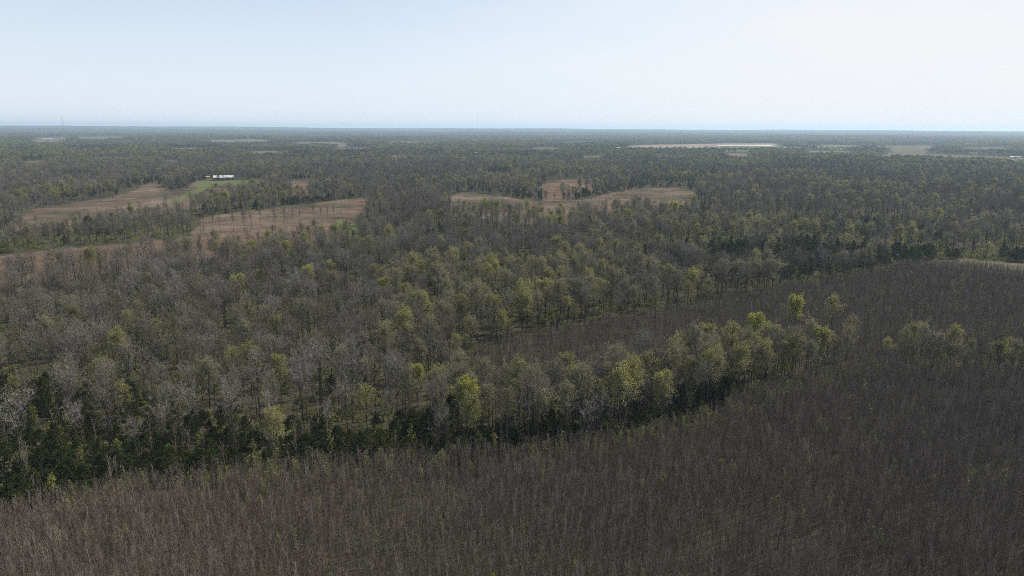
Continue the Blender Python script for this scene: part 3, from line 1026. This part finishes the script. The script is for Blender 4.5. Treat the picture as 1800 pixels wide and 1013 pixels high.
for p, kd, s in HEDGE:
    name, protos, group = NAMES[kd]
    pk = rng.randrange(4)
    s2 = s * (1.25 if kd == 2 else 1)
    ux, vy = to_px(p[0], p[1], np.float64(5.0))
    put(name, protos, pk, p[0], p[1], rng.uniform(0, 6.28), (s2 * 1.05, s2 * 1.05, s2), words_for(kd, pk, float(ux), float(vy)), 'tree', group)
nh = [sum(1 for h_ in HEDGE if h_[1] == q) for q in range(3)]
rest = np.ones(x.size, bool)
for kd, count in ((0, 300 - len(LONE_BARE) - len(ROW) - nh[0]), (1, 300 - n_mark - nh[1]), (2, 270 - nh[2])):
    name, protos, group = NAMES[kd]
    idx = np.nonzero((kind == kd) & in_view)[0]
    idx = idx[np.argsort(dist[idx] / sc[idx])][:max(count, 0)]
    for i in idx:
        hh = max(12.0 * sc[i], 5)
        ux, vy = to_px(x[i], y[i], np.float64(hh))
        put(name, protos, int(pick[i]), x[i], y[i], rz[i], (wd[i], wd[i], sc[i]), words_for(kd, int(pick[i]), float(ux), float(vy)), 'tree', group)
    rest[idx] = False
for j, (p, i, s) in enumerate(ROW):
    ux, vy = to_px(p[0], p[1], np.float64(0))
    where = 'left end' if ux < 130 else 'middle' if ux < 330 else 'thin right end'
    put('bare_tree', BARE, i, p[0], p[1], rng.uniform(0, 6.28), (s * .8, s * .8, s), 'dark bare tree in the %s of the row along the rust strip' % where, 'tree', 'bare trees in the row, ' + where)

LIBS = {0: library('bare_tree', [q[2] for q in BARE]), 1: library('budding_tree', [q[2] for q in BUD]), 2: library('cedar_tree', [q[2] for q in CEDAR])}
TXT = {0: ('bare_woodland', 'mass of bare grey trees filling the woods', 'woodland'), 1: ('budding_woodland', 'yellow green budding trees scattered through the farther woods', 'woodland'), 2: ('cedar_woodland', 'dark cedars massed in the farther woods', 'woodland')}
for kd in (0, 1, 2):
    k = rest & (kind == kd)
    z = height(x[k], y[k])
    scatter(TXT[kd][0], np.stack([x[k], y[k], z], 1), rz[k], np.stack([wd[k], wd[k], sc[k]], 1), pick[k], LIBS[kd], TXT[kd][1], TXT[kd][2])

# ------------------------------------------------------------------ undergrowth in the woods
ux_, uy_ = wedge(118, 700, 4.6)
k = ~(inside(ux_, uy_, THICK1) | open_land(ux_, uy_)) & (RN.random(ux_.size) < np.where(np.hypot(ux_, uy_) < 260, .55, 0.34) + 0.45 * sstep(.38, .6, fbm(ux_ / 40, uy_ / 40, 61)))
k &= ~inside(ux_, uy_, THICK2) | (RN.random(ux_.size) < 0.15)
ux_, uy_ = ux_[k], uy_[k]
n = ux_.size
s = RN.uniform(0.5, 1.5, n)
scatter('undergrowth', np.stack([ux_, uy_, np.zeros(n)], 1), RN.uniform(0, 6.28, n), np.stack([s * 1.3, s * 1.3, s], 1), RN.choice(3, n), library('shrub', [q[2] for q in SHRUB]), 'green undergrowth below the bare trees', 'undergrowth')
# brush standing in the fields and slender poles in the woods
px_, py_ = wedge(125, 420, 4.3)
k = ~(inside(px_, py_, THICK1) | inside(px_, py_, THICK2) | open_land(px_, py_)) & (RN.random(px_.size) < 0.55)
px_, py_ = px_[k], py_[k]
n = px_.size
s = RN.uniform(0.9, 1.7, n)
LIB_SAP = library('sapling', [q[2] for q in SAP] + [q[2] for q in SAPG])
scatter('understorey', np.stack([px_, py_, np.zeros(n)], 1), RN.uniform(0, 6.28, n), np.stack([s, s, s], 1), RN.choice(8, n, p=[.14, .14, .14, .14, .14, .14, .1, .06]), LIB_SAP, 'slender young trees between the trunks of the wood', 'understorey')

# ------------------------------------------------------------------ the thickets of saplings
def thicket_points(pg, d0, d1, cell):
    a, b = wedge(d0, d1, cell, half=42, jitter=0.5)
    k = inside(a, b, pg)
    return a[k], b[k]


tx, ty = thicket_points(THICK1, 88, 420, 0.80)
keep = RN.random(tx.size) < 0.72 + 0.28 * sstep(.3, .55, fbm(tx / 9, ty / 9, 71))
tx, ty = tx[keep], ty[keep]
qx, qy = thicket_points(THICK2, 160, 640, 1.3)
tu, tv = to_px(tx, ty, np.full_like(tx, 3.0))
td = np.hypot(tx, ty)
g1 = fbm(tx / 16, ty / 16, 81)
greenp = 0.007 + 0.06 * sstep(.62, .8, g1) + 0.13 * (near_edge(tx, ty, THICK1, 9.0) > 0) * (tu > 100)
isg = RN.random(tx.size) < greenp
tp = np.where(isg, 5 + RN.choice(3, tx.size, p=[.6, .3, .1]), RN.choice(5, tx.size))
ts = RN.uniform(0.66, 1.04, tx.size) * (0.85 + 0.3 * fbm(tx / 12, ty / 12, 91))
tr = RN.uniform(0, 6.28, tx.size)
vis = (tu > 0) & (tu < 1800) & (tv < 1005)
idx = np.nonzero(vis & ~isg)[0]
idx = idx[np.argsort(td[idx])][:290]
for i in idx:
    w = 'bottom left corner' if tu[i] < 360 else 'left part of the bottom edge' if tu[i] < 720 else 'middle of the bottom edge' if tu[i] < 1080 else 'right part of the bottom edge' if tu[i] < 1440 else 'bottom right corner'
    put('sapling', SAP, int(tp[i]), tx[i], ty[i], tr[i], (ts[i],) * 3, 'thin bare sapling in the nearest thicket, %s of the view' % w, 'sapling', 'saplings at the ' + w)
gidx = np.nonzero(vis & isg)[0]
gidx = gidx[np.argsort(td[gidx])][:60]
for c, i in enumerate(gidx):
    w = 'bottom left corner' if tu[i] < 360 else 'left part of the bottom edge' if tu[i] < 720 else 'middle of the bottom edge' if tu[i] < 1080 else 'right part of the bottom edge' if tu[i] < 1440 else 'bottom right corner'
    put('leafy_sapling', SAPG, int(tp[i]) - 5, tx[i], ty[i], tr[i], (ts[i],) * 3, 'small green leafy sapling among bare ones near the %s' % w, 'sapling', 'leafy saplings at the ' + w)
rest = np.ones(tx.size, bool)
rest[idx] = False
rest[gidx] = False
n2 = qx.size
allx = np.concatenate([tx[rest], qx]); ally = np.concatenate([ty[rest], qy])
q_s = RN.uniform(0.75, 1.1, n2)
q_p = np.where(RN.random(n2) < 0.03, 5 + RN.choice(3, n2), RN.choice(5, n2))
alls = np.concatenate([ts[rest], q_s]); allp = np.concatenate([tp[rest], q_p])
scatter('sapling_thicket', np.stack([allx, ally, np.zeros(allx.size)], 1), RN.uniform(0, 6.28, allx.size), np.stack([alls] * 3, 1), allp, LIB_SAP, 'dense brown thicket of bare saplings', 'thicket')

# ------------------------------------------------------------------ far woods in patches
def far_crown(mb, rng, cx, cy, H, w, n, m, size, conical=False):
    for _ in range(n):
        d = rv(rng)
        if d.z < -0.3:
            d.z = -d.z
        r = rng.uniform(0.55, 1.0)
        if conical:
            t = rng.random()
            p = Vector((cx + d.x * w * .5 * (1 - t), cy + d.y * w * .5 * (1 - t), H * (0.15 + 0.85 * t)))
        else:
            p = Vector((cx + d.x * w * .5 * r, cy + d.y * w * .5 * r, H * 0.66 + d.z * H * 0.33 * r))
        leaf_clump(mb, rng, p, size * rng.uniform(.6, 1.2), m)


TWIG_FAR = mat_random('far_twigs', [(0, (0.075, 0.068, 0.054)), (0.5, (0.125, 0.113, 0.092)), (1, (0.175, 0.160, 0.136))])
LEAF_FAR = mat_random('far_leaves', [(0, (0.13, 0.13, 0.05)), (1, (0.24, 0.225, 0.085))], translucent=0.3)


def far_patch(seed, side, per, n, size, bud, ced):
    rng = random.Random(seed)
    mb = MB()
    g = int(side / per)
    for i in range(g):
        for j in range(g):
            cx = (i + .5 + rng.uniform(-.45, .45)) * per - side / 2
            cy = (j + .5 + rng.uniform(-.45, .45)) * per - side / 2
            q = rng.random()
            if q < ced:
                far_crown(mb, rng, cx, cy, rng.uniform(9, 14), rng.uniform(5, 7), n, 3, size * .8, True)
            else:
                H = rng.uniform(12, 19)
                far_crown(mb, rng, cx, cy, H, rng.uniform(.85, 1.25) * per, n, 2 if q < ced + bud else 1, size)
                if n > 20:
                    mb.tube([Vector((cx, cy, -.3)), Vector((cx, cy, H * .6))], [.25, .12], 3, 0)
    return mb.mesh('far_patch', [BARK, TWIG_FAR, LEAF_FAR, NEEDLE])


def far_scatter(name, d0, d1, cell, per, n, size, label):
    lib = library(name, [far_patch(200 + i, cell, per, n, size, b, c) for i, (b, c) in enumerate([(.22, .03), (.25, .05), (.45, .05), (.65, .03), (.2, .7), (.15, .1)])])
    a, b = wedge(d0, d1, cell, half=40, jitter=0.06)
    h = cell * .42
    bad = open_land(a, b)
    for dx, dy in ((h, h), (-h, h), (h, -h), (-h, -h), (h, 0), (-h, 0), (0, h), (0, -h)):
        bad |= open_land(a + dx, b + dy)
    a, b = a[~bad], b[~bad]
    f1 = fbm(a / (cell * 6), b / (cell * 4), 121)
    f2 = fbm(a / (cell * 9), b / (cell * 5), 131)
    pk = np.where(f1 > .66, 4, np.where(f2 > .6, 3, np.where(f2 > .5, 2, RN.choice([0, 1, 5], a.size))))
    rz_ = RN.integers(0, 4, a.size) * math.pi / 2
    s_ = RN.uniform(.85, 1.15, a.size)
    scatter(name, np.stack([a, b, height(a, b)], 1), rz_, np.stack([np.full(a.size, 1.05)] * 2 + [s_], 1), pk, lib, label, 'forest')


far_scatter('far_forest', 1590, 5200, 50.0, 11.0, 80, 1.25, 'hazy blue grey forest spreading beyond the fields')
far_scatter('horizon_forest', 5150, 17500, 240.0, 15.0, 16, 3.2, 'faint blue forest along the horizon')

# ------------------------------------------------------------------ barn, sheds, masts
ROOF = mat_plain('tin_roof', (0.62, 0.62, 0.64), 0.35, 0.25, (0.50, 0.47, 0.46))
REDWOOD = mat_plain('red_boards', (0.17, 0.075, 0.060), 0.8, 0, (0.22, 0.12, 0.10))
DARKIN = mat_plain('dark_opening', (0.02, 0.018, 0.018), 0.9)
WHITEP = mat_plain('white_siding', (0.6, 0.6, 0.6), 0.5)
PALE_ROOF = mat_plain('white_roof', (0.40, 0.40, 0.41), 0.5, 0.0)
STEEL = mat_plain('galvanised_steel', (0.5, 0.51, 0.53), 0.5, 0.5)
REDPAINT = mat_plain('red_paint', (0.45, 0.06, 0.04), 0.5)
HAY = mat_plain('hay', (0.42, 0.36, 0.20), 0.9, 0, (0.30, 0.26, 0.14))


def building(name, px, py, W, D, h, rise, mats, label, cat='building', group=None, rz=0.0, openings=(), eave=0.5, zoff=0.0):
    p = at(px, py)
    z = float(height(np.array([p[0]]), np.array([p[1]]))[0]) + zoff
    e = bpy.data.objects.new(name, None)
    COL.objects.link(e)
    e.location = (p[0], p[1], z)
    e.rotation_euler = (0, 0, -math.atan2(p[0], p[1]) + rz)
    tag(e, label, cat, group)
    b = MB()
    w, d = W / 2, D / 2
    b.face([Vector((-w, -d, 0)), Vector((w, -d, 0)), Vector((w, -d, h)), Vector((-w, -d, h))])
    b.face([Vector((w, d, 0)), Vector((-w, d, 0)), Vector((-w, d, h)), Vector((w, d, h))])
    for s in (-1, 1):
        q = [Vector((s * w, -d, 0)), Vector((s * w, d, 0)), Vector((s * w, d, h)), Vector((s * w, 0, h + rise)), Vector((s * w, -d, h))]
        b.face(q if s > 0 else q[::-1])
    link('wall', b.mesh('wall', [mats[0]]), e)
    r = MB()
    t = 0.14
    ov = eave
    k = rise / d
    for s in (-1, 1):
        lo = Vector((0, s * (d + ov), h - ov * k + .03))
        hi = Vector((0, 0, h + rise + .03))
        up = Vector((0, 0, t))
        c = []
        for xx in (-w - ov, w + ov):
            c.append([Vector((xx, 0, 0)) + q for q in (lo, hi, hi + up, lo + up)])
        a0, a1 = c
        r.face([a0[3], a1[3], a1[2], a0[2]]); r.face([a0[0], a0[1], a1[1], a1[0]])
        r.face([a0[0], a1[0], a1[3], a0[3]])
        r.face([a0[0], a0[3], a0[2], a0[1]]); r.face([a1[0], a1[1], a1[2], a1[3]])
    link('roof', r.mesh('roof', [mats[1]]), e)
    for kind_, x0, x1, z0, z1 in openings:
        o = MB()
        o.box(x0, x1, -d - 0.06, -d - 0.004, z0, z1)
        link(kind_, o.mesh(kind_, [mats[2]]), e)
    return e


building('barn', 393, 317.0, 26.5, 11.0, 4.2, 2.6, (REDWOOD, ROOF, DARKIN), 'long low dark red barn with a bright tin roof on green grass', 'barn', rz=R(2),
         openings=[('door', -9.5, -5.5, 0, 3.3), ('door', 3.0, 7.0, 0, 3.3), ('window', -2.5, -1.3, 1.4, 2.4), ('window', 9.5, 10.7, 1.4, 2.4)])
building('open_shed', 362.5, 313.6, 8.5, 4.0, 2.2, 0.7, (HAY, HAY, DARKIN), 'small pale shed standing left of the red barn', 'shed', openings=[('door', -3.0, -0.5, 0, 1.9)])
building('farm_building', 1381.5, 262.2, 15, 12, 5, 2.5, (WHITEP, PALE_ROOF, DARKIN), 'white farm building by the far tilled field, the left one', 'building', openings=[('door', -2, 2, 0, 3)])
building('farm_building', 1388.0, 262.2, 14, 12, 5.5, 2.5, (WHITEP, PALE_ROOF, DARKIN), 'white farm building by the far tilled field, the right one', 'building', openings=[('door', -2, 2, 0, 3)])
building('poultry_shed', 84, 246.0, 46, 10, 3.2, 1.6, (WHITEP, PALE_ROOF, DARKIN), 'long white shed in the far woods, left side', 'shed', openings=[('door', -3, 3, 0, 4)])
building('poultry_shed', 112, 245.5, 16, 10, 3.5, 1.5, (WHITEP, PALE_ROOF, DARKIN), 'short white shed right of the long white one', 'shed', openings=[('door', -3, 3, 0, 4)])
building('warehouse', 217, 229.8, 110, 40, 8, 3, (WHITEP, PALE_ROOF, DARKIN), 'pale long warehouse on the horizon right of the mast', 'building', zoff=12, openings=[('door', -10, 10, 0, 8)])
building('warehouse', 75, 236.8, 70, 25, 6, 2, (WHITEP, PALE_ROOF, DARKIN), 'faint pale building below the mast, far left', 'building', zoff=10, openings=[('door', -10, 10, 0, 8)])
building('poultry_shed', 1705, 259.0, 60, 14, 6, 3, (WHITEP, PALE_ROOF, DARKIN), 'long pale shed in the far right woods', 'shed', zoff=6, openings=[('door', -3, 3, 0, 4)])
building('poultry_shed', 1785, 279.0, 24, 8, 3, 1.2, (WHITEP, PALE_ROOF, DARKIN), 'low white shed beside the thin pasture at the right edge', 'shed', zoff=1, openings=[('door', -3, 3, 0, 3)])
building('farm_building', 840, 278.5, 13, 8, 4, 2, (WHITEP, PALE_ROOF, DARKIN), 'pale roofed building hidden in the woods behind the meadow', 'building', zoff=9, openings=[('door', -2, 2, 0, 3)])
building('farm_building', 1087, 267.8, 13, 8, 4, 2, (WHITEP, PALE_ROOF, DARKIN), 'small pale roof in the woods left of the tilled field', 'building', zoff=9, openings=[('door', -2, 2, 0, 3)])


def mast(px, d, top_py, w, label, drum=None):
    """guyed lattice mast"""
    a = at(px, 260)
    dirn = a / np.hypot(*a)
    p = dirn * d
    z0 = float(height(np.array([p[0]]), np.array([p[1]]))[0])
    lo, hi = -200.0, 900.0
    for _ in range(50):
        mid = (lo + hi) / 2
        _, vv = to_px(np.float64(p[0]), np.float64(p[1]), np.float64(mid))
        lo, hi = (mid, hi) if vv > top_py else (lo, mid)
    H = lo - z0
    e = bpy.data.objects.new('radio_mast', None)
    COL.objects.link(e)
    e.location = (p[0], p[1], z0)
    e.rotation_euler = (0, 0, -math.atan2(p[0], p[1]))
    tag(e, label, 'mast')
    b = MB()
    c = [Vector((w / 2 * math.cos(t), w / 2 * math.sin(t), 0)) for t in (R(90), R(210), R(330))]
    for q in c:
        b.tube([q, q + Vector((0, 0, H))], [w * .09] * 2, 4, close=True)
    n = max(6, int(H / 6))
    for i in range(n):
        za, zb = H * i / n, H * (i + 1) / n
        for j in range(3):
            b.tube([c[j] + Vector((0, 0, za)), c[(j + 1) % 3] + Vector((0, 0, zb))], [w * .05] * 2, 3)
    link('lattice', b.mesh('lattice', [STEEL]), e)
    for j in range(3):
        g = MB()
        t = R(90 + 120 * j)
        for f in (.5, .95):
            g.tube([Vector((math.cos(t) * w * .5, math.sin(t) * w * .5, H * f)), Vector((math.cos(t) * H * .5, math.sin(t) * H * .5, 0))], [.08] * 2, 3)
        link('guy_wire', g.mesh('guy_wire', [STEEL]), e)
    if drum:
        g = MB()
        zc = H * drum
        for s in (-1, 1):
            g.tube([Vector((s * w * .9, -w * .9, zc - w)), Vector((s * w * .9, -w * .9, zc + w))], [w * .7] * 2, 10, close=True)
        g.tube([Vector((0, w * .9, zc - w)), Vector((0, w * .9, zc + w))], [w * .7] * 2, 10, close=True)
        link('antenna_drum', g.mesh('antenna_drum', [STEEL]), e)
        g = MB()
        g.tube([Vector((0, 0, H)), Vector((0, 0, H * 1.0 + H * .09))], [w * .12, w * .06], 5, close=True)
        link('antenna_whip', g.mesh('antenna_whip', [REDPAINT]), e)
    return e


mast(115.5, 3000, 208, 2.0, 'tall radio mast with antenna drums on the left horizon', .72)
mast(840, 3300, 204, 0.7, 'thin hazy radio mast on the middle of the horizon')

# ------------------------------------------------------------------ shrubs by the barn
rng = random.Random(8)
for j in range(34):
    u0 = rng.uniform(388, 500) if j < 26 else rng.uniform(372, 384)
    p = at(u0, rng.uniform(325.5, 331) if j < 26 else rng.uniform(326, 329))
    s = rng.uniform(1.0, 2.2)
    put('shrub', SHRUB, rng.randrange(3), p[0], p[1], rng.uniform(0, 6.28), (s, s, s * 1.1), 'pale green shrub in the hedge in front of the red barn', 'shrub', 'shrubs in front of the barn')
# brush in the dry fields
fx, fy = wedge(420, 1000, 7.0, half=38)
k = (inside(fx, fy, F_LEFT) | inside(fx, fy, F_MID) | inside(fx, fy, F_MEADOW) | inside(fx, fy, F_STRIP)) & ~inside(fx, fy, track) & (RN.random(fx.size) < 0.55)
fx, fy = fx[k], fy[k]
n = fx.size
s = RN.uniform(0.2, 1.0, n) ** 1.5 * 0.9
margin = np.max([near_edge(fx, fy, pg, 16.0) for pg in (F_LEFT, F_MID, F_MEADOW, F_STRIP)], axis=0)
s *= 1 + 0.9 * margin * RN.random(n)
scatter('field_brush', np.stack([fx, fy, np.zeros(n)], 1), RN.uniform(0, 6.28, n), np.stack([s] * 3, 1), RN.choice(5, n), library('field_brush', [q[2] for q in SAP]), 'low bare brush dotted over the dry fields', 'brush')

# ------------------------------------------------------------------ air
hb = MB()
hb.box(-26000, 26000, -26000, 26000, -25, 152)
hm = bpy.data.materials.new('haze')
hm.use_nodes = True
nt = hm.node_tree
nt.nodes.clear()
ho = nt.nodes.new('ShaderNodeOutputMaterial')
hv = nt.nodes.new('ShaderNodeVolumePrincipled')
hv.inputs['Color'].default_value = (0.63, 0.83, 1.0, 1)
hv.inputs['Density'].default_value = 8.0e-5
hv.inputs['Anisotropy'].default_value = 0.22
nt.links.new(hv.outputs[0], ho.inputs['Volume'])
hz = link('haze', hb.mesh('haze', [hm]))
tag(hz, 'thin blue haze over the whole landscape', 'haze', kind='stuff')
hz.display_type = 'WIRE'
